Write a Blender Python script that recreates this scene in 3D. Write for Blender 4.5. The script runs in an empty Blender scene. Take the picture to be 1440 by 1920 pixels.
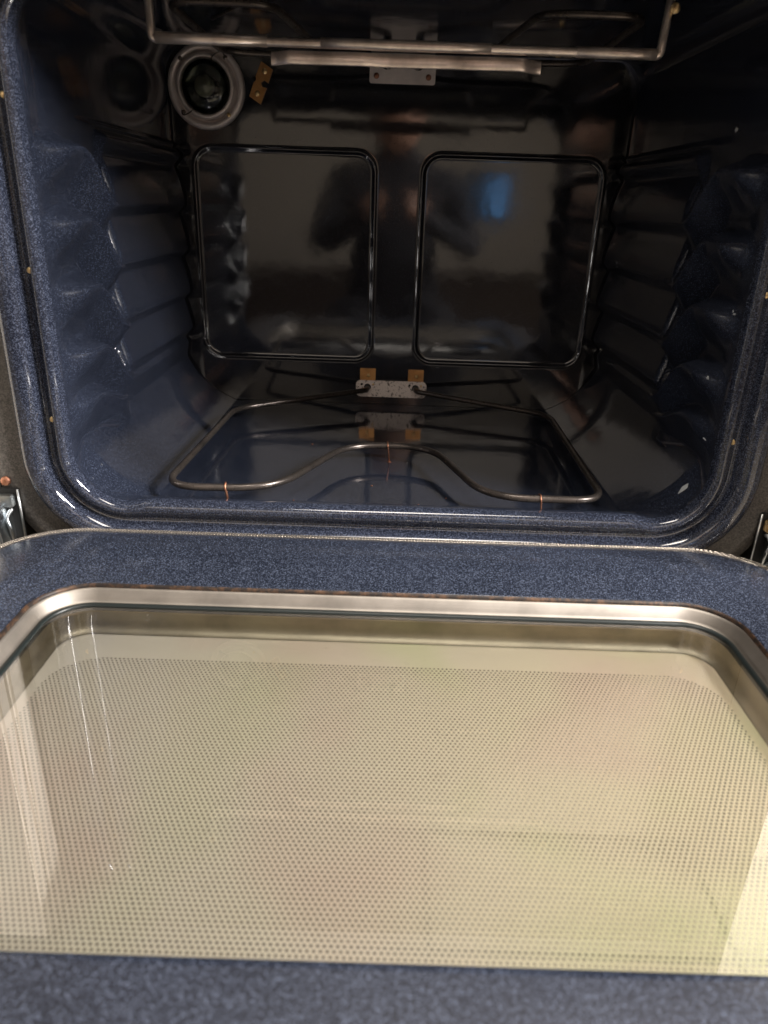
import bpy, bmesh, math, random
from mathutils import Vector, Matrix
random.seed(7)
PI = math.pi
S = bpy.context.scene
C = bpy.context.collection

# ------------------------------------------------------------------ camera
def cam_axes(yaw, pitch, roll):
    cy, sy, cp, sp = math.cos(yaw), math.sin(yaw), math.cos(pitch), math.sin(pitch)
    f = Vector((sy*cp, cy*cp, -sp)); r = Vector((cy, -sy, 0)); u = r.cross(f)
    cr, sr = math.cos(roll), math.sin(roll)
    return cr*r + sr*u, -sr*r + cr*u, f
cd = bpy.data.cameras.new('camera'); cam = bpy.data.objects.new('camera', cd); C.objects.link(cam)
r_, u_, f_ = cam_axes(math.radians(.092), math.radians(23.088), math.radians(1.947))
M = Matrix((r_, u_, -f_)).transposed().to_4x4(); M.translation = Vector((-.0066, -.6496, .2887))
cam.matrix_world = M
cd.sensor_fit = 'HORIZONTAL'; cd.sensor_width = 36; cd.lens = 36*1364.2/1440
cd.clip_start = .02; cd.clip_end = 50
cd.dof.use_dof = True; cd.dof.focus_distance = .86; cd.dof.aperture_fstop = 9
S.camera = cam
S.render.resolution_x, S.render.resolution_y = 768, 1024

# ------------------------------------------------------------------ light
w = bpy.data.worlds.new('World'); S.world = w; w.use_nodes = True
bg = w.node_tree.nodes['Background']; bg.inputs[0].default_value = (1.0, .90, .80, 1); bg.inputs[1].default_value = .18
def area(name, loc, aim, size, power, col):
    l = bpy.data.lights.new(name, 'AREA'); l.shape = 'RECTANGLE'; l.size, l.size_y = size; l.energy = power; l.color = col
    o = bpy.data.objects.new(name, l); C.objects.link(o); o.location = loc
    o.rotation_euler = (Vector(aim)-Vector(loc)).to_track_quat('-Z', 'Y').to_euler(); return o
area('side_lamp', (1.50, -.82, 1.02), (-.2, 0, .1), (.26, .40), 80, (1, .96, .93))
area('spot_lamp', (1.43, -.38, 1.40), (-.33, 0, .15), (.08, .75), 52, (1, .95, .90))
area('far_fill', (0, -2.25, 1.35), (0, .4, .2), (2.6, .9), 11, (1, .88, .78))  # added frontal fill, brightens the back wall metal and cabinet fronts
area('ceiling_lamp', (.1, -.42, 1.75), (0, -.3, 0), (.9, .35), 19, (1, .91, .81))
S.view_settings.view_transform = 'Standard'; S.view_settings.look = 'None'
S.view_settings.exposure = 0; S.view_settings.gamma = 1; S.view_settings.use_curve_mapping = False
S.render.engine = 'CYCLES'
S.cycles.max_bounces = 10; S.cycles.transparent_max_bounces = 12; S.cycles.glossy_bounces = 6

# ------------------------------------------------------------------ material helpers
class NT:
    def __init__(s, name):
        s.m = bpy.data.materials.new(name); s.m.use_nodes = True; s.t = s.m.node_tree
        s.t.nodes.clear(); s.out = s.n('ShaderNodeOutputMaterial')
    def n(s, typ, ins=None, **kw):
        nd = s.t.nodes.new(typ)
        for k, v in kw.items(): setattr(nd, k, v)
        for k, v in (ins or {}).items(): s.set(nd.inputs[k], v)
        return nd
    def set(s, sock, v):
        if isinstance(v, bpy.types.Node): v = v.outputs[0]
        if isinstance(v, bpy.types.NodeSocket): s.t.links.new(v, sock)
        else: sock.default_value = v
    def co(s): return s.n('ShaderNodeTexCoord').outputs['Object']
    def math(s, op, a, b=0.0, c=0.0, clamp=False):
        return s.n('ShaderNodeMath', {0: a, 1: b, 2: c}, operation=op, use_clamp=clamp).outputs[0]
    def noise(s, co, scale, detail=2.0, rough=.5):
        return s.n('ShaderNodeTexNoise', {'Vector': co, 'Scale': scale, 'Detail': detail, 'Roughness': rough}).outputs['Fac']
    def ramp(s, f, a, b, ca=(0,0,0,1), cb=(1,1,1,1)):
        r = s.n('ShaderNodeValToRGB', {0: f}); e = r.color_ramp.elements
        e[0].position, e[1].position = a, b; e[0].color, e[1].color = ca, cb
        return r.outputs[0]
    def mix(s, f, a, b):
        nd = s.n('ShaderNodeMix', data_type='RGBA')
        s.set(nd.inputs[0], f); s.set(nd.inputs[6], a); s.set(nd.inputs[7], b); return nd.outputs[2]
    def bump(s, h, strength, dist=.001):
        return s.n('ShaderNodeBump', {'Height': h, 'Strength': strength, 'Distance': dist}).outputs[0]
    def done(s, sh):
        s.set(s.out.inputs[0], sh if isinstance(sh, bpy.types.NodeSocket) else sh.outputs[0]); return s.m
def bsdf(t, **k):
    ins = {}
    names = dict(col='Base Color', rough='Roughness', metal='Metallic', normal='Normal', coat='Coat Weight', coatr='Coat Roughness', ior='IOR',
                 emc='Emission Color', ems='Emission Strength', aniso='Anisotropic', spec='Specular IOR Level', sheen='Sheen Weight')
    for a, v in k.items(): ins[names[a]] = v
    return t.n('ShaderNodeBsdfPrincipled', ins)

def enamel(name, base=(.0105,.0130,.0215,1), speck=(.058,.070,.104,1), dens=.60, rough=.06, scale=1200, coatn=.28, side=.0, ior=1.75):
    t = NT(name); co = t.co()
    v = t.n('ShaderNodeTexVoronoi', {'Vector': co, 'Scale': scale*1.15, 'Randomness': 1.0})
    cell = t.n('ShaderNodeSeparateColor', {0: v.outputs['Color']}).outputs[0]
    n1 = t.noise(co, scale, 2.5, .65)
    sp = t.math('MULTIPLY', t.ramp(cell, dens, min(1, dens+.25)), t.ramp(n1, .40, .66))
    big = t.noise(co, 9, 3)
    b2 = t.mix(t.ramp(big, .35, .7), base, (base[0]*1.35, base[1]*1.35, base[2]*1.35, 1))
    col = t.mix(sp, b2, speck)
    wav = t.noise(co, 26, 2, .45); fine = t.noise(co, scale*.55, 2)
    h = t.math('ADD', t.math('MULTIPLY', wav, 1.0), t.math('MULTIPLY', fine, .045))
    nrm = t.bump(h, coatn, .0012)
    smudge = t.ramp(t.noise(co, 14, 5, .65), .35, .75)
    rg = t.math('ADD', rough, t.math('MULTIPLY', smudge, .06))
    if side:   # the moulded side walls have a duller fired finish than the floor
        zz = t.n('ShaderNodeSeparateXYZ', {0: co}).outputs[2]
        rg = t.math('ADD', rg, t.math('MULTIPLY', t.n('ShaderNodeMapRange', {0: zz, 1: .035, 2: .085}).outputs[0], t.n('ShaderNodeMapRange', {0: zz, 1: .345, 2: .375, 3: side, 4: .03}).outputs[0]))
    return t.done(bsdf(t, col=col, rough=rg, normal=nrm, ior=ior))
m_enamel = enamel('blue_speckled_enamel', side=.10, ior=1.95)
m_door = enamel('door_enamel', base=(.0105,.0132,.0215,1), speck=(.094,.112,.160,1), dens=.50, scale=1050, rough=.20, coatn=.25)
m_frame = enamel('frame_enamel', base=(.0110,.0135,.0225,1), speck=(.102,.118,.168,1), dens=.5, scale=1100, rough=.045, coatn=.08)
m_back = enamel('back_wall_enamel', base=(.007,.007,.009,1), speck=(.035,.038,.05,1), dens=.7, rough=.05, coatn=.16)

def metal(name, col, rough, nscale=300, bumpd=.15, streak=None, dirt=None, metal_=1.0):
    t = NT(name); co = t.co()
    if streak:
        mp = t.n('ShaderNodeMapping', {0: co}); mp.inputs['Scale'].default_value = streak
        c2 = mp.outputs[0]
    else: c2 = co
    n1 = t.noise(c2, nscale, 4, .6)
    blot = t.noise(co, 30, 4, .6)
    cc = t.mix(t.ramp(blot, .4, .75), col, dirt or tuple(x*.72 for x in col[:3])+(1,))
    rg = t.math('ADD', rough-.06, t.math('MULTIPLY', n1, .16))
    return t.done(bsdf(t, col=cc, rough=rg, metal=metal_, normal=t.bump(n1, bumpd, .0004)))
m_steel = metal('brushed_steel_trim', (.33,.30,.265,1), .52, 220, .12, (.04, .04, 3))
m_bar = metal('steel_bar', (.90,.79,.71,1), .30, 90, .35, dirt=(.40,.33,.29,1), metal_=.8)
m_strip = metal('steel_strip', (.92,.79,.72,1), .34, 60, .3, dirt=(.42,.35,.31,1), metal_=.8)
m_zinc = metal('zinc_plate', (.80,.72,.69,1), .45, 500, .25, metal_=.25)
m_lampring = metal('lamp_ring_metal', (.64,.57,.54,1), .40, 200, .2, metal_=.45)
m_rod = metal('heating_rod', (.105,.088,.078,1), .27, 300, .2, dirt=(.045,.040,.037,1), metal_=.7)
m_brass = metal('tarnished_brass', (.55,.30,.12,1), .38, 400, .3, dirt=(.25,.12,.05,1))
m_gold = metal('yellow_zinc_screw', (.75,.55,.28,1), .28, 400, .2)
m_copper = metal('copper_wire', (.50,.24,.15,1), .42, 400, .3, dirt=(.22,.10,.07,1))
m_hinge = metal('hinge_steel', (.60,.62,.62,1), .3, 200, .3, dirt=(.2,.24,.28,1))
t = NT('mica_plate'); co = t.co()
n1 = t.noise(co, 900, 3, .7); n2 = t.noise(co, 260, 3, .6)
m_mica = t.done(bsdf(t, col=t.mix(t.ramp(n2, .56, .66), t.mix(t.ramp(n1,.35,.7), (.52,.45,.42,1), (.86,.79,.75,1)), (.10,.08,.07,1)), rough=.5, metal=.1, normal=t.bump(n1,.4,.0004)))
t = NT('black_rubber'); m_black = t.done(bsdf(t, col=(.008,.012,.012,1), rough=.35))
t = NT('dark_hole'); m_hole = t.done(bsdf(t, col=(.004,.004,.004,1), rough=.7))
t = NT('rusty_edge'); co = t.co(); n1 = t.noise(co, 160, 4, .7)
m_rust = t.done(bsdf(t, col=t.mix(t.ramp(n1,.45,.65),(.015,.010,.008,1),(.09,.045,.022,1)), rough=.5, metal=.3))
t = NT('woven_gasket'); co = t.co()
wv = t.n('ShaderNodeTexWave', {'Vector': co, 'Scale': 210.0, 'Distortion': .8, 'Detail': 1.0}, wave_type='BANDS', bands_direction='DIAGONAL')
sx = t.n('ShaderNodeTexWave', {'Vector': co, 'Scale': 260.0, 'Distortion': .5}, wave_type='BANDS', bands_direction='Z')
hh = t.math('ADD', wv.outputs['Fac'], sx.outputs['Fac'])
m_gasket = t.done(bsdf(t, col=t.mix(t.ramp(hh,.3,1.2),(.16,.14,.12,1),(.85,.78,.70,1)), rough=.25, metal=.9, normal=t.bump(hh,.8,.0006)))
t = NT('grey_glint'); m_glint = t.done(bsdf(t, col=(.42,.44,.45,1), rough=.3))

# glass: mixes clear transmission with a fresnel mirror so that light reaches what lies below
def glass(name, tint=(.96,.97,.95,1), boost=1.0, rough=0.0, ior=1.5):
    t = NT(name); co = t.co()
    fr = t.n('ShaderNodeFresnel', {'IOR': ior})
    tr = t.n('ShaderNodeBsdfTransparent', {'Color': tint}); 
    wob = t.bump(t.noise(co, 7, 1), .05, .002)
    gl = t.n('ShaderNodeBsdfGlossy', {'Roughness': rough, 'Color': (1,1,1,1), 'Normal': wob})
    mx = t.n('ShaderNodeMixShader', {0: t.math('MULTIPLY', fr.outputs[0], boost, clamp=True), 1: tr, 2: gl})
    return t.done(mx)
m_glass = glass('window_glass', boost=2.8, rough=.008)
m_lampglass = glass('lamp_glass', (.70,.76,.66,1), 1.2, .08)
t = NT('frosted_bulb'); m_bulb = t.done(bsdf(t, col=(.22,.20,.19,1), rough=.25))

# printed screen glass: pale enamel print with a staggered grid of clear dots
t = NT('dotted_screen_print'); co = t.co()
a = .0034
def dots(off):
    mp = t.n('ShaderNodeVectorMath', {0: co, 1: (1/a, 1/(a*1.732), 0)}, operation='MULTIPLY')
    ad = t.n('ShaderNodeVectorMath', {0: mp.outputs[0], 1: (off, off, 0)}, operation='ADD')
    fr = t.n('ShaderNodeVectorMath', {0: ad.outputs[0]}, operation='FRACTION')
    su = t.n('ShaderNodeVectorMath', {0: fr.outputs[0], 1: (.5,.5,0)}, operation='SUBTRACT')
    sc = t.n('ShaderNodeVectorMath', {0: su.outputs[0], 1: (1, 1.732, 0)}, operation='MULTIPLY')
    return t.n('ShaderNodeVectorMath', {0: sc.outputs[0]}, operation='LENGTH').outputs['Value']
dd = t.math('MINIMUM', dots(0.0), dots(.5))
hole = t.n('ShaderNodeMapRange', {0: dd, 1: .18, 2: .32, 3: 1.0, 4: 0.0}).outputs[0]
xyz = t.n('ShaderNodeSeparateXYZ', {0: co})
# rounded rectangle that limits the dotted field
qx = t.math('MAXIMUM', t.math('SUBTRACT', t.math('ABSOLUTE', xyz.outputs[0]), .264-.04), 0)
qy = t.math('MAXIMUM', t.math('SUBTRACT', t.math('ABSOLUTE', t.math('ADD', xyz.outputs[1], .2945)), .1395-.04), 0)
ln = t.math('SQRT', t.math('ADD', t.math('MULTIPLY', qx, qx), t.math('MULTIPLY', qy, qy)))
inside = t.math('LESS_THAN', ln, .04)
hole = t.math('MULTIPLY', hole, inside)
tn = t.noise(co, 5.5, 2, .5); tn2 = t.noise(t.n('ShaderNodeVectorMath', {0: co, 1: (3,7,1)}, operation='ADD').outputs[0], 6.5, 2, .5)
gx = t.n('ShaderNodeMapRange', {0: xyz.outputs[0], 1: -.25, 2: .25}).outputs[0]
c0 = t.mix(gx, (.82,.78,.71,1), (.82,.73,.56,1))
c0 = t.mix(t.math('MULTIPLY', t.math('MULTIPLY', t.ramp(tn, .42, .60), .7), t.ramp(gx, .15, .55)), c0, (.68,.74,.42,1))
c0 = t.mix(t.math('MULTIPLY', t.ramp(tn2, .50, .68), .5), c0, (.78,.60,.55,1))
grime = t.ramp(t.noise(co, 70, 5, .7), .62, .74)
c0 = t.mix(t.math('MULTIPLY', grime, .25), c0, (.40,.34,.24,1))
pr = bsdf(t, col=c0, rough=.35)
tr = t.n('ShaderNodeBsdfTransparent', {'Color': (.46,.44,.39,1)})
m_screen = t.done(t.n('ShaderNodeMixShader', {0: hole, 1: pr, 2: tr}))

t = NT('kitchen_floor_tiles'); co = t.co()
br = t.n('ShaderNodeTexBrick', {'Vector': co, 'Scale': 1.0, 'Mortar Size': .004, 'Brick Width': .312, 'Row Height': .312, 'Color1': (.46,.41,.34,1), 'Color2': (.42,.37,.31,1), 'Mortar': (.05,.045,.04,1)}, offset=0.0)
m_floor = t.done(bsdf(t, col=t.mix(t.math('MULTIPLY', t.noise(co, 12, 4), .35), br.outputs[0], (.3,.26,.2,1)), rough=.35))
t = NT('painted_wall'); co = t.co()
m_wall = t.done(bsdf(t, col=t.mix(t.noise(co, 3, 3), (.38,.34,.29,1), (.44,.39,.33,1)), rough=.8))
t = NT('white_cabinet_paint'); co = t.co()
m_cab = t.done(bsdf(t, col=(.74,.68,.60,1), rough=.35, normal=t.bump(t.noise(co,120,2),.05,.0005)))
t = NT('stove_side_metal'); co = t.co()
m_face = t.done(bsdf(t, col=t.mix(t.ramp(t.noise(co, 700, 3,.7),.4,.7), (.030,.027,.025,1), (.12,.11,.10,1)), rough=.38))
t = NT('blue_screen'); m_blue = t.done(bsdf(t, col=(.02,.04,.07,1), rough=.3, emc=(.16,.42,.85,1), ems=2.6))
t = NT('navy_screen'); m_navy = t.done(bsdf(t, col=(.02,.04,.07,1), rough=.3, emc=(.10,.18,.30,1), ems=.5))
t = NT('dark_cloth'); m_cloth = t.done(bsdf(t, col=(.02,.02,.025,1), rough=.9))
t = NT('skin'); m_skin = t.done(bsdf(t, col=(.48,.27,.19,1), rough=.5))
t = NT('dark_hair'); m_hair = t.done(bsdf(t, col=(.03,.02,.015,1), rough=.6))

# ------------------------------------------------------------------ mesh helpers
def link(name, me, mat, parent=None, smooth=True, label=None):
    me.materials.append(mat)
    if smooth: me.shade_smooth()
    o = bpy.data.objects.new(name, me); C.objects.link(o)
    if parent: o.parent = parent
    if label: o['label'] = label
    return o
def mesh(name, vs, fs, mat, parent=None, smooth=True, label=None):
    me = bpy.data.meshes.new(name); me.from_pydata([tuple(v) for v in vs], [], fs); me.update()
    return link(name, me, mat, parent, smooth, label)
def bmobj(name, bm, mat, parent=None, smooth=False, label=None):
    me = bpy.data.meshes.new(name); bmesh.ops.recalc_face_normals(bm, faces=bm.faces); bm.to_mesh(me); bm.free()
    return link(name, me, mat, parent, smooth, label)
def tag(o, label=None, cat=None, group=None, kind=None):
    if label: o['label'] = label
    if cat: o['category'] = cat
    if group: o['group'] = group
    if kind: o['kind'] = kind
    return o
def empty(name, loc=(0,0,0)):
    o = bpy.data.objects.new(name, None); C.objects.link(o); o.location = loc; o.empty_display_size = .05; return o
def grid(name, P, nu, nv, mat, parent=None, closed_u=False, smooth=True, flip=False):
    vs = [P(i, j) for j in range(nv) for i in range(nu)]
    fs = []
    for j in range(nv-1):
        for i in range(nu if closed_u else nu-1):
            i2 = (i+1) % nu
            f = (j*nu+i, j*nu+i2, (j+1)*nu+i2, (j+1)*nu+i)
            fs.append(f[::-1] if flip else f)
    return mesh(name, vs, fs, mat, parent, smooth)
def box_bm(bm, c, s, bev=0.0, rot=None, seg=2):
    b = bmesh.new(); bmesh.ops.create_cube(b, size=1)
    for v in b.verts: v.co = Vector((v.co.x*s[0], v.co.y*s[1], v.co.z*s[2]))
    if bev: bmesh.ops.bevel(b, geom=b.edges[:], offset=bev, segments=seg, affect='EDGES')
    for v in b.verts:
        if rot: v.co = rot @ v.co
        v.co += Vector(c)
    me = bpy.data.meshes.new('tmp'); b.to_mesh(me); b.free(); bm.from_mesh(me); bpy.data.meshes.remove(me)
def box(name, c, s, mat, parent=None, bev=0.0, rot=None, label=None):
    bm = bmesh.new(); box_bm(bm, c, s, bev, rot); return bmobj(name, bm, mat, parent, False, label)
def smoothpath(pts, sub=10):
    P = [Vector(p) for p in pts]; out = []
    for i in range(len(P)-1):
        p0 = P[i-1] if i else P[0]*2-P[1]; p1, p2 = P[i], P[i+1]; p3 = P[i+2] if i+2 < len(P) else P[-1]*2-P[-2]
        for k in range(sub):
            s = k/sub
            out.append(.5*((2*p1)+(-p0+p2)*s+(2*p0-5*p1+4*p2-p3)*s*s+(-p0+3*p1-3*p2+p3)*s**3))
    out.append(P[-1]); return out
def fillet(pts, rad, n=8):
    # polyline with rounded corners; rad is one number or one per inner point
    P = [Vector(p) for p in pts]; out = [P[0]]
    for i in range(1, len(P)-1):
        r = rad[i-1] if isinstance(rad, (list, tuple)) else rad
        a, b, c = P[i-1], P[i], P[i+1]
        da, dc = (a-b), (c-b); d = min(r, da.length*.49, dc.length*.49)
        A, B = b+da.normalized()*d, b+dc.normalized()*d
        for k in range(n+1):
            s = k/n; out.append((1-s)**2*A + 2*s*(1-s)*b + s*s*B)
    out.append(P[-1]); return out
def tube_bm(bm, pts, rad, n=14, closed=False, flat=1.0):
    P = [Vector(p) for p in pts]; N = len(P); rings = []
    up = Vector((0,0,1)); prev = None
    for i in range(N):
        if closed: tg = (P[(i+1)%N]-P[i-1]).normalized()
        else: tg = (P[min(i+1,N-1)]-P[max(i-1,0)]).normalized()
        if prev is None:
            ref = up if abs(tg.z) < .9 else Vector((0,1,0)); a = tg.cross(ref).normalized()
        else: a = (prev - tg*prev.dot(tg)).normalized()
        prev = a; b = tg.cross(a)
        rings.append([bm.verts.new(P[i]+rad*(math.cos(2*PI*k/n)*a+flat*math.sin(2*PI*k/n)*b)) for k in range(n)])
    for i in range(N if closed else N-1):
        A, B = rings[i], rings[(i+1)%N]
        for k in range(n): bm.faces.new((A[k], A[(k+1)%n], B[(k+1)%n], B[k]))
    if not closed: bm.faces.new(rings[0][::-1]); bm.faces.new(rings[-1])
def tube(name, pts, rad, mat, parent=None, n=14, closed=False, flat=1.0, label=None):
    bm = bmesh.new(); tube_bm(bm, pts, rad, n, closed, flat); return bmobj(name, bm, mat, parent, True, label)
def lathe(name, prof, mat, parent, loc, n=64, axis='Y', label=None):
    # prof: (radius, outward offset towards -y)
    vs, fs = [], []
    for (r, d) in prof:
        for k in range(n):
            a = 2*PI*k/n
            vs.append((loc[0]+r*math.cos(a), loc[1]-d, loc[2]+r*math.sin(a)) if axis == 'Y' else (loc[0]+r*math.cos(a), loc[1]+r*math.sin(a), loc[2]+d))
    for j in range(len(prof)-1):
        for k in range(n): fs.append((j*n+k, j*n+(k+1)%n, (j+1)*n+(k+1)%n, (j+1)*n+k))
    return mesh(name, vs, fs, mat, parent, True, label)
def sm(a, b, x):
    t = max(0., min(1., (x-a)/(b-a))); return t*t*(3-2*t)
def rr(x0, x1, z0, z1, r, ns=40, nc=14):
    # rounded rectangle, matching vertex counts for any size; starts at bottom left corner end
    r = max(r, 1e-4); out = []
    cs = [((x1-r, z0+r), -PI/2), ((x1-r, z1-r), 0), ((x0+r, z1-r), PI/2), ((x0+r, z0+r), PI)]
    st = [((x0+r, z0), (x1-r, z0)), ((x1, z0+r), (x1, z1-r)), ((x1-r, z1), (x0+r, z1)), ((x0, z1-r), (x0, z0+r))]
    for k in range(4):
        a, b = st[k]
        for i in range(ns): s = i/ns; out.append((a[0]+(b[0]-a[0])*s, a[1]+(b[1]-a[1])*s))
        (cx, cz), a0 = cs[k]
        for i in range(nc): an = a0+PI/2*i/nc; out.append((cx+r*math.cos(an), cz+r*math.sin(an)))
    return out

D, H, W = .453, .466, .31
FX, FB, FT, FR = .306, .009, .44, .05
# ------------------------------------------------------------------ the oven
oven = tag(empty('oven', (0,0,-.4)), 'dark blue speckled enamel oven with its glass door folded down open', 'oven')
root = oven
def reparent_fix():   # children are written in world coordinates
    bpy.context.view_layer.update()
    inv = Matrix.Translation((0,0,.4))
    for o in bpy.data.objects:
        if o.parent is oven: o.matrix_parent_inverse = inv

# cavity shell: section loop x depth
NS_SIDE = 260
def section(a, top=H):
    """list of (x,z); a=1 at the front lip, 0 deeper inside"""
    L = []
    def lerp(p, q, s): return (p[0]+(q[0]-p[0])*s, p[1]+(q[1]-p[1])*s)
    def mixp(p, q): return lerp(p, q, a)
    # bottom straight left->right
    for i in range(120):
        s = i/120; L.append(mixp((-.24+.48*s, 0), (-.256+.512*s, FB)))
    def bez(p, c, q, s): return ((1-s)**2*p[0]+2*s*(1-s)*c[0]+s*s*q[0], (1-s)**2*p[1]+2*s*(1-s)*c[1]+s*s*q[1])
    for i in range(40):
        s = i/40; b = bez((.24,0), (.288,.020), (W,.066), s); an = -PI/2+PI/2*s
        L.append(mixp(b, (FX-FR+FR*math.cos(an), FB+FR+FR*math.sin(an))))
    for i in range(NS_SIDE):
        s = i/NS_SIDE; L.append(mixp((W, .066+(top-.03-.066)*s), (FX, FB+FR+(FT-FB-2*FR)*s)))
    for i in range(16):
        an = PI/2*i/16; L.append(mixp((W-.03+.03*math.cos(an), top-.03+.03*math.sin(an)), (FX-FR+FR*math.cos(an), FT-FR+FR*math.sin(an))))
    for i in range(80):
        s = i/80; L.append(mixp((W-.03-(2*W-.06)*s, top), (FX-FR-(2*FX-2*FR)*s, FT)))
    for i in range(16):
        an = PI/2+PI/2*i/16; L.append(mixp((-W+.03+.03*math.cos(an), top-.03+.03*math.sin(an)), (-FX+FR+FR*math.cos(an), FT-FR+FR*math.sin(an))))
    for i in range(NS_SIDE):
        s = 1-i/NS_SIDE; L.append(mixp((-W, .066+(top-.03-.066)*s), (-FX, FB+FR+(FT-FB-2*FR)*s)))
    for i in range(40):
        s = 1-i/40; b = bez((.24,0), (.288,.020), (W,.066), s); an = -PI/2+PI/2*s
        L.append(mixp((-b[0], b[1]), (-(FX-FR+FR*math.cos(an)), FB+FR+FR*math.sin(an))))
    return L
def rack(y, z):
    h = 0
    for k, z0 in enumerate((.327, .2675, .2085, .1510, .1015)):
        zl = z0 + .004*sm(.02,.07,y) - .046*(1 if k < 4 else .4)*(sm(.074, .140, y)-sm(.152, .180, y))
        u = (zl-z)/.0587
        hk = sm(-.10, .12, u)*(1-sm(.10, .84, u))
        hk += .20*sm(.05,.10,y)*math.exp(-((u-.11)/.10)**2)
        h = max(h, hk*(1 if k < 4 else .6))
    cr = sm(.156, .182, y)
    amp = .023*sm(.013, .055, y)*(1-.66*sm(.142, .172, y))
    rng = sm(.085, .105, z)*(1-sm(.340, .352, z))
    return amp*h - rng*cr*.012 + .003*(1-sm(.350, .356, z))*sm(.1,.2,y)*sm(.3,.35,z)
ys = [.012+i*.002 for i in range(95)]
ys += [ys[-1]+(i+1)*.0041 for i in range(61)]; ys[-1] = .4515
secs0 = section(0); secs1 = section(1)
def lipbump(x): return .0035*(1-sm(.238, .258, abs(x)))
def shellP(i, j):
    y = ys[j]; a = 1-sm(.016, .05, y)
    p, q = secs0[i], secs1[i]; x = p[0]+(q[0]-p[0])*a; z = p[1]+(q[1]-p[1])*a
    if abs(x) > .298 and .05 < z < .40:
        x -= math.copysign(rack(y, z), x)
    if z < .02: z += lipbump(x)*(1-sm(.018,.032,y))
    return (x, y, z)
cavity = grid('cavity_shell', shellP, len(secs0), len(ys), m_enamel, oven, closed_u=True, flip=True)

# back wall with two pressed panels
def bead(x, z):
    h = 0
    for s in (-1, 1):
        cx, hw, r = s*.157, .1245, .026
        cz, hh = .2085, .1415
        qx, qz = abs(x-cx)-hw+r, abs(z-cz)-hh+r
        d = math.hypot(max(qx,0), max(qz,0)) + min(max(qx,qz), 0) - r
        h += .0019*math.exp(-(d/.0021)**2) - .0016*(1-sm(-.006,.0,d))
    # shallow edge roll all round
    h -= .004*sm(.285,.308,abs(x))
    return h
nx, nz = 500, 380
grid('back_wall', lambda i, j: ((-.314+.628*i/(nx-1)), D-bead(-.314+.628*i/(nx-1), -.003+.472*j/(nz-1)), -.003+.472*j/(nz-1)), nx, nz, m_back, oven)

# front frame swept round the opening
prof = [(-.0004,.0125),(0,.008),(.0008,.004),(.003,.0012),(.006,0),(.009,.0008),(.0115,.004),(.0145,.0088),(.018,.0102),(.0205,.008),(.0225,.002),
        (.0245,-.002),(.028,-.0042),(.033,-.005),(.038,-.0046),(.0415,-.003),(.0435,.001),(.046,.0045),(.05,.005),(.064,.005),(.0745,.005),(.0755,.02)]
loops = []
for s, y in prof:
    lp = []
    for (x, z) in rr(-FX-s, FX+s, FB-s, FT+s*.5, FR+s*.95, 60, 22):
        if z < .02 and s < .02: z += lipbump(x)*(1-s/.02)
        lp.append((x, y, z))
    loops.append(lp)
n_in = 16
grid('front_frame', lambda i, j: loops[j][i], len(loops[0]), n_in+2, m_frame, oven, closed_u=True, flip=False)
grid('front_face', lambda i, j: loops[n_in+1+j][i], len(loops[0]), len(loops)-n_in-1, m_face, oven, closed_u=True)
# stove body round the cavity
box('side_panel', (-.3825, .22, .06), (.004, .42, .9), m_face, oven)
box('side_panel', (.3825, .22, .06), (.004, .42, .9), m_face, oven)
box('rear_panel', (0, .47, .06), (.76, .004, .9), m_face, oven)
box('control_panel', (0, -.008, .514), (.76, .076, .144), m_face, oven, .004)
box('cooktop', (0, .22, .60), (.77, .50, .03), m_face, oven, .006)
box('drawer_front', (0, -.005, -.235), (.755, .02, .30), m_cab, oven, .004)

# screws in the frame
def screw(loc, r, nrm, mat, parent, name='screw'):
    bm = bmesh.new(); n = Vector(nrm).normalized(); a = n.orthogonal().normalized(); b = n.cross(a)
    rows = [(1.0, 0), (1.0, .25), (.85, .55), (.5, .75), (.16, .80)]; prev = None
    for (k, hgt) in rows:
        ring = [bm.verts.new(Vector(loc)+r*k*(math.cos(q*PI/6)*a+math.sin(q*PI/6)*b)+n*r*hgt) for q in range(12)]
        if prev:
            for q in range(12): bm.faces.new((prev[q], prev[(q+1)%12], ring[(q+1)%12], ring[q]))
        prev = ring
    bm.faces.new(prev)
    q = Matrix((a, b, n)).transposed()
    box_bm(bm, Vector(loc)+n*r*.86, (r*1.3, r*.22, r*.12), rot=q)
    return bmobj(name, bm, mat, parent, False)
for sx in (-1, 1):
    for k in range(3):
        screw((sx*.3165, .0035, .093+.132*k), .0028, (-sx*.35, -1, 0), m_gold, oven, 'frame_screw')

# small pale flakes modelled in place of light glints on the right wall
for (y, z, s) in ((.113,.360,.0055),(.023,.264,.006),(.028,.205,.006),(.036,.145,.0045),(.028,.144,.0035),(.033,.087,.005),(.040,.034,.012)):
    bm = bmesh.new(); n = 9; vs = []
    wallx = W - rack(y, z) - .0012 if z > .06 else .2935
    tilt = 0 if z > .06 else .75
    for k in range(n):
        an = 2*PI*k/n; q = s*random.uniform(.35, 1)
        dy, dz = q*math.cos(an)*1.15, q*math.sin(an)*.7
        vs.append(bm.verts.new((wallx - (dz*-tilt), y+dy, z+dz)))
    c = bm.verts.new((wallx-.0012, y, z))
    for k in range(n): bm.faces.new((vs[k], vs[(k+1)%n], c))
    bmobj('wall_glint', bm, m_glint, oven)

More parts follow.
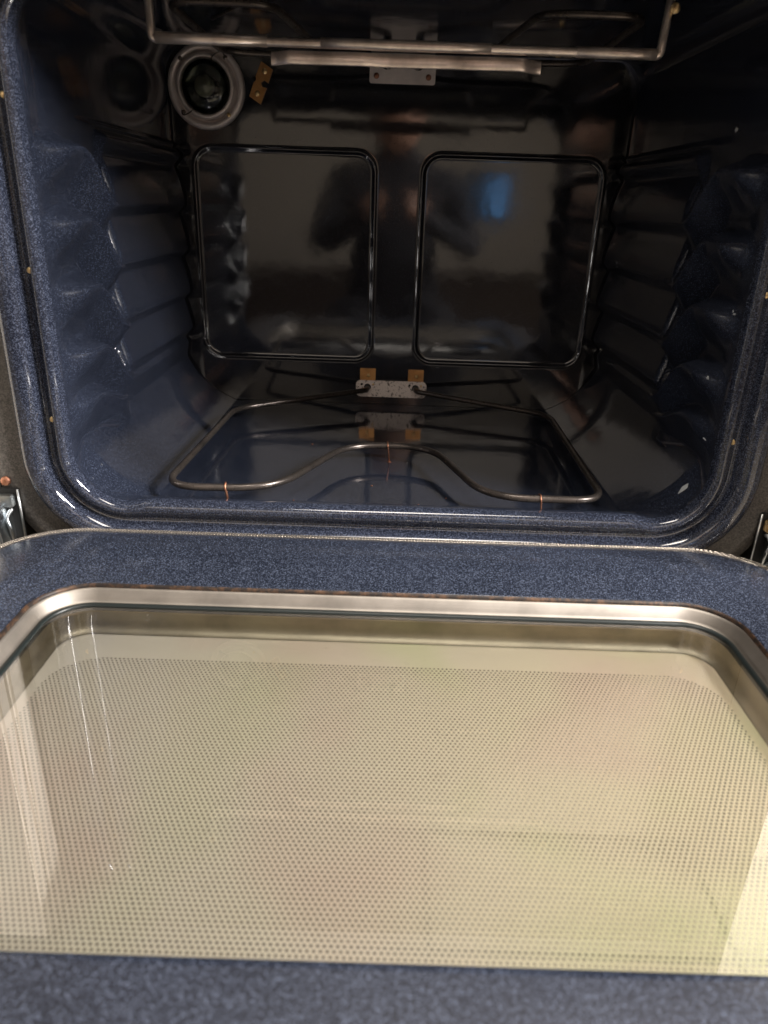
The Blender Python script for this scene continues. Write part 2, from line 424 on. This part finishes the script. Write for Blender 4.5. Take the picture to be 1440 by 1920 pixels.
# ------------------------------------------------------------------ lamp in the back wall
LC = (-.258, D, .4205)
lamp = lathe('lamp_ring', [(.0505,-.001),(.0508,.004),(.0495,.0075),(.046,.0088),(.0430,.0085),(.0415,.001),(.0392,.001),(.0382,.009),(.0375,.0118),(.0345,.0125),(.033,.0118),(.0322,.007),(.0318,.002)], m_lampring, oven, LC)
lathe('lamp_socket', [(.032,.003),(.028,.0015),(.015,.001),(.0001,.001)], m_back, lamp, LC)
lathe('lamp_cover', [(.0325,.010),(.031,.0135),(.027,.0175),(.020,.0215),(.011,.024),(.0001,.0248)], m_lampglass, lamp, LC)
lathe('lamp_bulb', [(.006,.001),(.008,.006),(.012,.010),(.0135,.014),(.012,.018),(.007,.0205),(.0001,.0212)], m_bulb, lamp, (LC[0], LC[1], LC[2]))
for an in (50, 135, 225, 312):
    a_ = math.radians(an); p = (LC[0]+.0435*math.cos(a_), D-.0085, LC[2]+.0435*math.sin(a_))
    screw(p, .0028, (0,-1,0), m_gold if an == 312 else m_rod, lamp, 'lamp_screw')
for an in (58, 228):
    a_ = math.radians(an)
    P = [(LC[0]+r*math.cos(a_+da), D-d, LC[2]+r*math.sin(a_+da)) for r, da, d in ((.044,-.12,.009),(.046,0,.013),(.040,.12,.016),(.033,.2,.017),(.030,.08,.018))]
    tube('lamp_clip', smoothpath(P, 6), .0009, m_rod, lamp, 8)

# brass sensor clip beside the lamp
q = Matrix.Rotation(math.radians(-22), 3, 'Y').inverted()
cl = Vector((-.1855, D-.004, .4275))
def rotp(x, z): 
    a_ = math.radians(-22); return (x*math.cos(a_)-z*math.sin(a_), x*math.sin(a_)+z*math.cos(a_))
bm = bmesh.new()
pts2 = [(-.009,-.021),(.008,-.024),(.009,-.003),(.003,-.004),(.000,.000),(.003,.004),(.009,.003),(.009,.020),(-.008,.023),(-.009,.004),(-.007,0),(-.009,-.004)]
f0 = [bm.verts.new((cl.x+rotp(a_, b_)[0], cl.y, cl.z+rotp(a_, b_)[1])) for a_, b_ in pts2]
fc = bm.faces.new(f0); ex = bmesh.ops.extrude_face_region(bm, geom=[fc])
for v in ex['geom']:
    if isinstance(v, bmesh.types.BMVert): v.co.y += .0035
clip = bmobj('sensor_bracket', bm, m_brass, oven)
for (a_, b_) in ((0,.014),(0,-.014)):
    x, z = rotp(a_, b_); screw((cl.x+x, cl.y, cl.z+z), .0036, (0,-1,0), m_gold, clip)

# ------------------------------------------------------------------ broil element, bracket and steel support
broil = tube('broil_element', fillet([(-.0185,D-.002,.4505),(-.0185,D-.03,.449),(-.06,.38,.447),(-.215,.36,.447),(-.215,.12,.447),(-.12,.12,.447),(-.10,.30,.447),(.10,.30,.447),(.12,.12,.447),(.215,.12,.447),(.215,.36,.447),(.06,.38,.447),(.0185,D-.03,.449),(.0185,D-.002,.4505)], .03), .0036, m_rod, oven)
def plate(name, x0, x1, z0, z1, r, y, th, mat, parent):
    bm = bmesh.new(); L = rr(x0, x1, z0, z1, r, 2, 6); vs = [bm.verts.new((x, y, z)) for x, z in L]
    f = bm.faces.new(vs); e = bmesh.ops.extrude_face_region(bm, geom=[f])
    for v in e['geom']:
        if isinstance(v, bmesh.types.BMVert): v.co.y -= th
    edges = [ed for ed in bm.edges if all(abs(v.co.y-(y-th)) < 1e-6 for v in ed.verts)]
    bmesh.ops.bevel(bm, geom=edges, offset=min(.0006, th*.4), segments=2, affect='EDGES')
    return bmobj(name, bm, mat, parent)
bb = plate('element_bracket', -.043, .043, .431, .4655, .003, D-.003, .0025, m_zinc, broil)
for x in (-.034, .034): screw((x, D-.0055, .4395), .0036, (0,-1,0), m_copper, bb)
for x in (-.021, .021):
    lathe('mounting_hole', [(.0058,.0005),(.004,.0005),(.0001,.0006)], m_hole, bb, (x, D-.0055, .4525), 20)
by, bz, bx = .10, .4148, .2235
sup = tube('element_support', fillet([(-bx-.001,by,.4655),(-bx,by,bz),(bx,by,bz),(bx+.003,by,.4655)], .0035, 6), .0037, m_bar, oven, 12)
tube('sleeve', [(-bx+.003,by,bz+.0004),(-.122,by,bz+.0004)], .0047, m_bar, sup, 12)
tube('sleeve', [(-.075,by,bz+.0005),(-.02,by,bz+.0005),(.04,by,bz+.0005),(.075,by,bz+.0005)], .0043, m_bar, sup, 12)
tube('sleeve', [(.150,by,bz+.0003),(.20,by,bz+.0003),(bx-.003,by,bz+.0003)], .0045, m_bar, sup, 12)
# flat strip hung below, gently buckled
nxs = 80
def stripP(i, j):
    x = -.122+.246*i/(nxs-1); zz = [.0105,.0095,.0, -.0065,-.0075,-.0075,-.0065,.0095,.0105][j]
    yy = [0,-.0006,-.0016,-.0010,0,.0015,.0018,.0018,.001][j]
    wv = .0014*math.exp(-((abs(x)-.038)/.006)**2) - .0018*math.exp(-((x)/.03)**2) + .0008*math.sin(x*90)
    e_ = .012*(1-sm(0,.02,min(x+.122,.124-x)))
    return (x, by+.010+yy-wv+e_, .4045+zz*.60)
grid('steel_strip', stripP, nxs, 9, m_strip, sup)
screw((bx+.006, by-.003, .449), .0045, (-.2,-1,-.2), m_gold, sup, 'support_nut')
screw((-bx-.004, by-.003, .4615), .0045, (.2,-1,-.2), m_gold, sup, 'support_nut')
screw((.178, .33, .4515), .0045, (-.2,-1,-.6), m_gold, sup, 'support_nut')
tube('support_rod', [(.10,.33,.4555),(.178,.33,.4535)], .003, m_bar, sup, 10)
tube('support_rod', [(-.20,.24,.4575),(-.15,.16,.4575)], .0022, m_rod, sup, 10)

# ------------------------------------------------------------------ bake element
EZ = .0205
pts = [(-.0365,D-.002,.0275),(-.0365,D-.020,.0265),(-.215,.325,EZ),(-.2275,.026,EZ),(-.116,.031,EZ),(-.050,.183,EZ),(.048,.183,EZ),(.096,.026,EZ),(.2150,.026,EZ),(.222,.345,EZ),(.0365,D-.020,.0265),(.0365,D-.002,.0275)]
bake = tube('bake_element', fillet(pts, [.012,.030,.040,.045,.045,.045,.045,.035,.030,.012,.012][:10], 12), .0037, m_rod, oven, 16)
eb = plate('element_bracket', -.0542, .0535, .0125, .0378, .007, D-.003, .0022, m_mica, bake)
for x in (-.0365, .0365):
    p = plate('bracket_tab', x-.0118, x+.0118, .0365, .0555, .001, D-.001, .0018, m_brass, eb)
    screw((x+.001, D-.003, .0455), .0028, (0,-1,0), m_gold, eb)
    lathe('terminal_hole', [(.0052,.0004),(.003,.0005),(.0001,.0006)], m_hole, eb, (x, D-.0052, .0278), 20)
    for dx in (-.009, .0085): lathe('rivet', [(.0018,.0002),(.0013,.0010),(.0001,.0012)], m_gold if dx>0 else m_hole, eb, (x+dx, D-.0052, .0318), 12)
for (x, y) in ((-.165,.030),(-.0035,.183),(.150,.026)):
    P = fillet([(x-.001,y+.004,EZ+.003),(x,y,EZ+.0047),(x,y-.0046,EZ+.001),(x+.001,y-.003,EZ-.005),(x+.0025,y-.002,.0008)], .002, 4)
    tube('element_leg', P, .0013 if x < -.1 else .0009, m_copper, bake, 8, label=None)
    lathe('leg_foot', [(.0025,0),(.002,.0008),(.0001,.001)], m_copper, bake, (x+.0025,y-.002,.0004), 12, 'Z')
# crumbs on the oven floor
for (x, y, s) in ((-.172,.016,.0022),(-.02,.10,.0012),(.06,.07,.0009),(-.10,.05,.001),(.09,.12,.0012),(.03,.05,.0009),(-.10,.24,.0014)):
    bm = bmesh.new(); bmesh.ops.create_icosphere(bm, subdivisions=1, radius=s)
    for v in bm.verts: v.co = Vector((v.co.x*random.uniform(.8,1.4), v.co.y*.8, v.co.z*.5)) + Vector((x, y, s*.4+(.003 if y < .03 else 0)))
    cb = bmobj('crumb', bm, m_gold if s > .002 else m_copper, None)
    tag(cb, 'tiny dry crumb lying on the dark oven floor' if s < .002 else 'pale yellow crumb on the oven floor beside the front left element leg', 'crumb', 'crumbs on the oven floor' if s < .002 else None)

# ------------------------------------------------------------------ the door, lying open
DX, DF, DN = .364, -.0085, -.53
WX, WF, WN, WR = .292, -.102, -.4365, .045
outer = rr(-DX, DX, DN, DF, .075, 60, 24)
inner = rr(-WX, WX, WN, WF, WR, 60, 24)
ZP = -.0175; ZO = -.0130
dprof = [(-.004,-.050),(-.012,-.036),(-.010,-.026),(-.003,-.0185),(.02,ZO-.0008),(.08,ZO),(.35,ZO+.0003),(.56,ZO),(.61,ZO-.0004),(.65,ZO-.0014),(.80,ZO-.0050),(.95,ZP-.0030),(.985,ZP-.0038),(1.0,ZP-.0062)]
def doorP(i, j):
    tt, z = dprof[j]; o_, n_ = outer[i], inner[i]
    y = o_[1]+(n_[1]-o_[1])*tt
    # the near rail is a straight fold, dead level up to the window edge
    if y < WN+.02 and tt > .6 and abs(o_[0]) < .36: z = ZO+.0004 if tt < 1 else ZO-.003
    return (o_[0]+(n_[0]-o_[0])*tt, y, z)
door = grid('door', doorP, len(outer), len(dprof), m_door, oven, closed_u=True, flip=True)
def offs(L, d):
    n = len(L); out = []
    for i in range(n):
        a_, b_ = Vector(L[i-1]), Vector(L[(i+1)%n]); tg = (b_-a_).normalized(); out.append((L[i][0]-tg.y*d, L[i][1]+tg.x*d))
    return out
def ring(name, rows, mat, parent, flip=True):
    LL = [[(x, y, z) for x, y in offs(inner, d)] for d, z in rows]
    return grid(name, lambda i, j: LL[j][i], len(inner), len(rows), mat, parent, closed_u=True, flip=flip)
ring('trim_edge', [(-.0012,ZP-.0030),(.0002,ZP-.0036),(.0010,ZP-.0052),(.0006,ZP-.009)], m_rust, door)
ring('window_trim', [(.0010,ZP-.0060),(.0018,ZP-.0062),(.0030,ZP-.0074),(.0070,ZP-.0140),(.0078,ZP-.0156),(.0095,ZP-.0162)], m_steel, door)
ring('window_seal', [(.0094,ZP-.0166),(.0098,ZP-.0156),(.0132,ZP-.0156),(.0138,ZP-.0170),(.0138,ZP-.021)], m_black, door)
m_inner = metal('inner_trim_metal', (.42,.38,.30,1), .5, 220, .12, (.04,.04,3))
ring('inner_trim', [(.0136,ZP-.0182),(.0118,ZP-.030),(.0128,ZP-.0385),(.020,ZP-.0405)], m_inner, door)
def pane(name, x, y0, y1, z, r, th, mat, parent):
    bm = bmesh.new(); vs = [bm.verts.new((a_, b_, z)) for a_, b_ in rr(-x, x, y0, y1, r, 4, 10)]
    bm.faces.new(vs)
    if th:
        f = bm.faces[:] if False else list(bm.faces); e = bmesh.ops.extrude_face_region(bm, geom=f)
        for v in e['geom']:
            if isinstance(v, bmesh.types.BMVert): v.co.z -= th
    o = bmobj(name, bm, mat, parent)
    for p in o.data.polygons:
        if p.normal.z < 0: p.flip()
    return o
pane('window_glass', WX-.0115, WN+.0115, WF-.0115, ZP-.0172, .034, 0, m_glass, door)
pane('screen_glass', WX+.01, WN-.01, WF+.01, ZP-.0410, .04, 0, m_screen, door)
# outer door skin below with its own window
sk = rr(-DX+.004, DX-.004, DN, DF-.006, .07, 60, 24); si = rr(-WX-.01, WX+.01, WN-.01, WF+.01, .04, 60, 24)
SKZ = [(0, -.050, sk), (0, -.072, sk), (1, -.072, si), (1, -.052, si)]
grid('door_skin', lambda i, j: (SKZ[j][2][i][0], SKZ[j][2][i][1], SKZ[j][1]), len(sk), 4, m_face, door, closed_u=True)
# woven gasket along the far door edge
gl = [(x, y) for x, y in offs(outer, .0008)]
gp = [p for p in gl if p[1] > -.12]
gp.sort(key=lambda p: 0)
i0 = max(range(len(gl)), key=lambda i: (gl[i][1] < -.12) and (gl[(i+1)%len(gl)][1] >= -.12) and gl[i][0] > 0)
seq = []
i = (i0+1) % len(gl)
while gl[i][1] >= -.12: seq.append((gl[i][0], gl[i][1], ZO-.0012)); i = (i+1) % len(gl)
for (dy, dz, rad) in ((0,0,.0015),(.0027,-.0006,.0014),(.0051,-.0022,.0014)):
    pass
bm = bmesh.new()
for (d, dz, rad) in ((.0006,-.0002,.0015),(-.0022,-.0004,.0015),(-.0048,-.0012,.0015)):
    s2 = []
    for k, p in enumerate(seq):
        a_, b_ = Vector(seq[max(k-1,0)][:2]), Vector(seq[min(k+1,len(seq)-1)][:2]); tg = (b_-a_).normalized()
        s2.append((p[0]-tg.y*d, p[1]+tg.x*d, p[2]+dz))
    tube_bm(bm, s2, rad, 8)
bmobj('door_gasket', bm, m_gasket, door, True)

# hinges at both lower corners of the opening
for sx in (-1, 1):
    hg = box('hinge_slot', (sx*.3735, .0035, -.008), (.026, .004, .062), m_hole, oven, .001)
    box('hinge_arm', (sx*.3725, -.012, -.010), (.006, .03, .042), m_hinge, hg, .0015, Matrix.Rotation(math.radians(8), 3, 'X'))
    box('hinge_plate', (sx*.3735, -.0035, .012), (.020, .008, .012), m_hinge if sx < 0 else m_gold, hg, .001)
    tube('hinge_spring', smoothpath([(sx*.366,-.004,.004),(sx*.369,-.010,-.004),(sx*.366,-.012,-.014),(sx*.368,-.006,-.030)], 6), .0022, m_hinge, hg, 8)
    tube('slot_edge', [(sx*.3605,.0015,.022),(sx*.3605,.0015,-.040)], .0012, m_hinge, hg, 8)
    screw((sx*.3715, .0045, .0295), .0048, (0,-1,0), m_copper, hg, 'hinge_screw')
reparent_fix()

# ------------------------------------------------------------------ the kitchen around, seen in reflections and through the screen
def struct(o): o['kind'] = 'structure'; return o
fl = box('floor', (0, 0, 0), (6, 6, .02), m_floor); fl.location = (.054, -.15, -.412); struct(fl)
struct(box('wall', (0, -2.45, .8), (6, .04, 2.5), m_wall))
struct(box('rear_wall', (0, .62, .8), (6, .04, 2.5), m_wall))
for sx in (-1, 1):
    e = empty('cabinet', (sx*.697 if sx < 0 else .692, .247 if sx < 0 else .203, -.4))
    tag(e, 'white base cabinet standing left of the oven' if sx < 0 else 'white base cabinet standing right of the oven', 'cabinet', 'cabinets beside the oven')
    b_ = box('carcass', (0, .01, .47), (.60, .54, .86), m_cab, e, .003)
    d_ = box('cabinet_door', (0, -.272, .475), (.594, .02, .83), m_cab, e, .003)
    w_ = box('worktop', (0, -.005, .92), (.61, .60, .035), m_face, e, .004)
sb = empty('unseen_dark_box', (0, -2.2, -.4)); tag(sb, 'unseen low dark brown box added behind the camera to darken reflections', 'unseen_dark_box')  # unseen dark box, added so the back wall mirrors darkness low down
t = NT('dark_wood'); m_wood = t.done(bsdf(t, col=(.035,.022,.015,1), rough=.4))
box('carcass', (0, 0, .18), (2.6, .4, .34), m_wood, sb, .01); box('top', (0, 0, .36), (2.64, .42, .02), m_wood, sb, .004)
scr = empty('wall_screen', (.47, -2.42, .325)); tag(scr, 'glowing blue screen mounted on the wall behind the camera', 'screen')
box('display', (.045, .005, 0), (.085, .012, .19), m_blue, scr); box('dim_display', (-.055, .005, 0), (.10, .012, .19), m_navy, scr)
box('screen_frame', (-.005, -.008, 0), (.22, .012, .23), m_hole, scr, .002)

# photographer, crouching behind the camera: seen only as a mirror image in the back wall
def skin(name, verts, edges, radii, mat, parent, rootv=0):
    me = bpy.data.meshes.new(name); me.from_pydata(verts, edges, []); me.update(); me.materials.append(mat)
    o = bpy.data.objects.new(name, me); C.objects.link(o); o.parent = parent
    md = o.modifiers.new('skin', 'SKIN'); md.use_smooth_shade = True
    sv = me.skin_vertices[0].data if len(me.skin_vertices) else None
    if sv is None:
        bm = bmesh.new(); bm.from_mesh(me); bm.verts.layers.skin.verify(); bm.to_mesh(me); bm.free(); sv = me.skin_vertices[0].data
    for k, r in enumerate(radii): sv[k].radius = (r, r) if not isinstance(r, tuple) else r
    sv[rootv].use_root = True
    ss = o.modifiers.new('sub', 'SUBSURF'); ss.levels = 1; ss.render_levels = 2
    return o
pe = empty('person', (0, -1.05, -.4)); tag(pe, 'person crouching before the oven in dark clothes holding a camera', 'person')
V = [(0,0,.34),(0,.02,.55),(0,.02,.74),(0,.03,.82),(0,.045,.92),
     (-.17,.02,.75),(-.25,.10,.55),(-.07,.33,.66),(.17,.02,.75),(.25,.10,.55),(.07,.33,.66),
     (-.10,.02,.30),(-.16,.20,.34),(-.16,.04,.05),(-.16,-.14,.04),(.10,.02,.30),(.16,.20,.34),(.16,.04,.05),(.16,-.14,.04)]
Ed = [(0,1),(1,2),(2,3),(3,4),(2,5),(5,6),(6,7),(2,8),(8,9),(9,10),(0,11),(11,12),(12,13),(13,14),(0,15),(15,16),(16,17),(17,18)]
Ra = [.13,.13,.12,.05,.085,.06,.045,.03,.06,.045,.03,.10,.075,.05,.04,.10,.075,.05,.04]
skin('body', V, Ed, Ra, m_cloth, pe)
bm = bmesh.new(); bmesh.ops.create_uvsphere(bm, u_segments=24, v_segments=16, radius=.1)
for v in bm.verts: v.co = Vector((v.co.x*.78, v.co.y*.9+.055, v.co.z*1.1+.935))
bmobj('face', bm, m_skin, pe, True)
bm = bmesh.new(); bmesh.ops.create_uvsphere(bm, u_segments=24, v_segments=16, radius=.11)
for v in bm.verts: v.co = Vector((v.co.x*.8, v.co.y*.85+.030, v.co.z*1.1+.955))
bmobj('hair', bm, m_hair, pe, True)
for sx in (-1, 1):
    Vh = [(sx*.07,.33,.66),(sx*.06,.36,.675),(sx*.045,.37,.70),(sx*.03,.365,.715),(sx*.05,.375,.685),(sx*.03,.372,.695),(sx*.05,.375,.67),(sx*.03,.372,.675),(sx*.055,.37,.655),(sx*.035,.37,.655),(sx*.075,.35,.70)]
    skin('hand', Vh, [(0,1),(1,2),(2,3),(1,4),(4,5),(1,6),(6,7),(1,8),(8,9),(0,10)], [.026,.028]+[.009]*9, m_skin, pe)
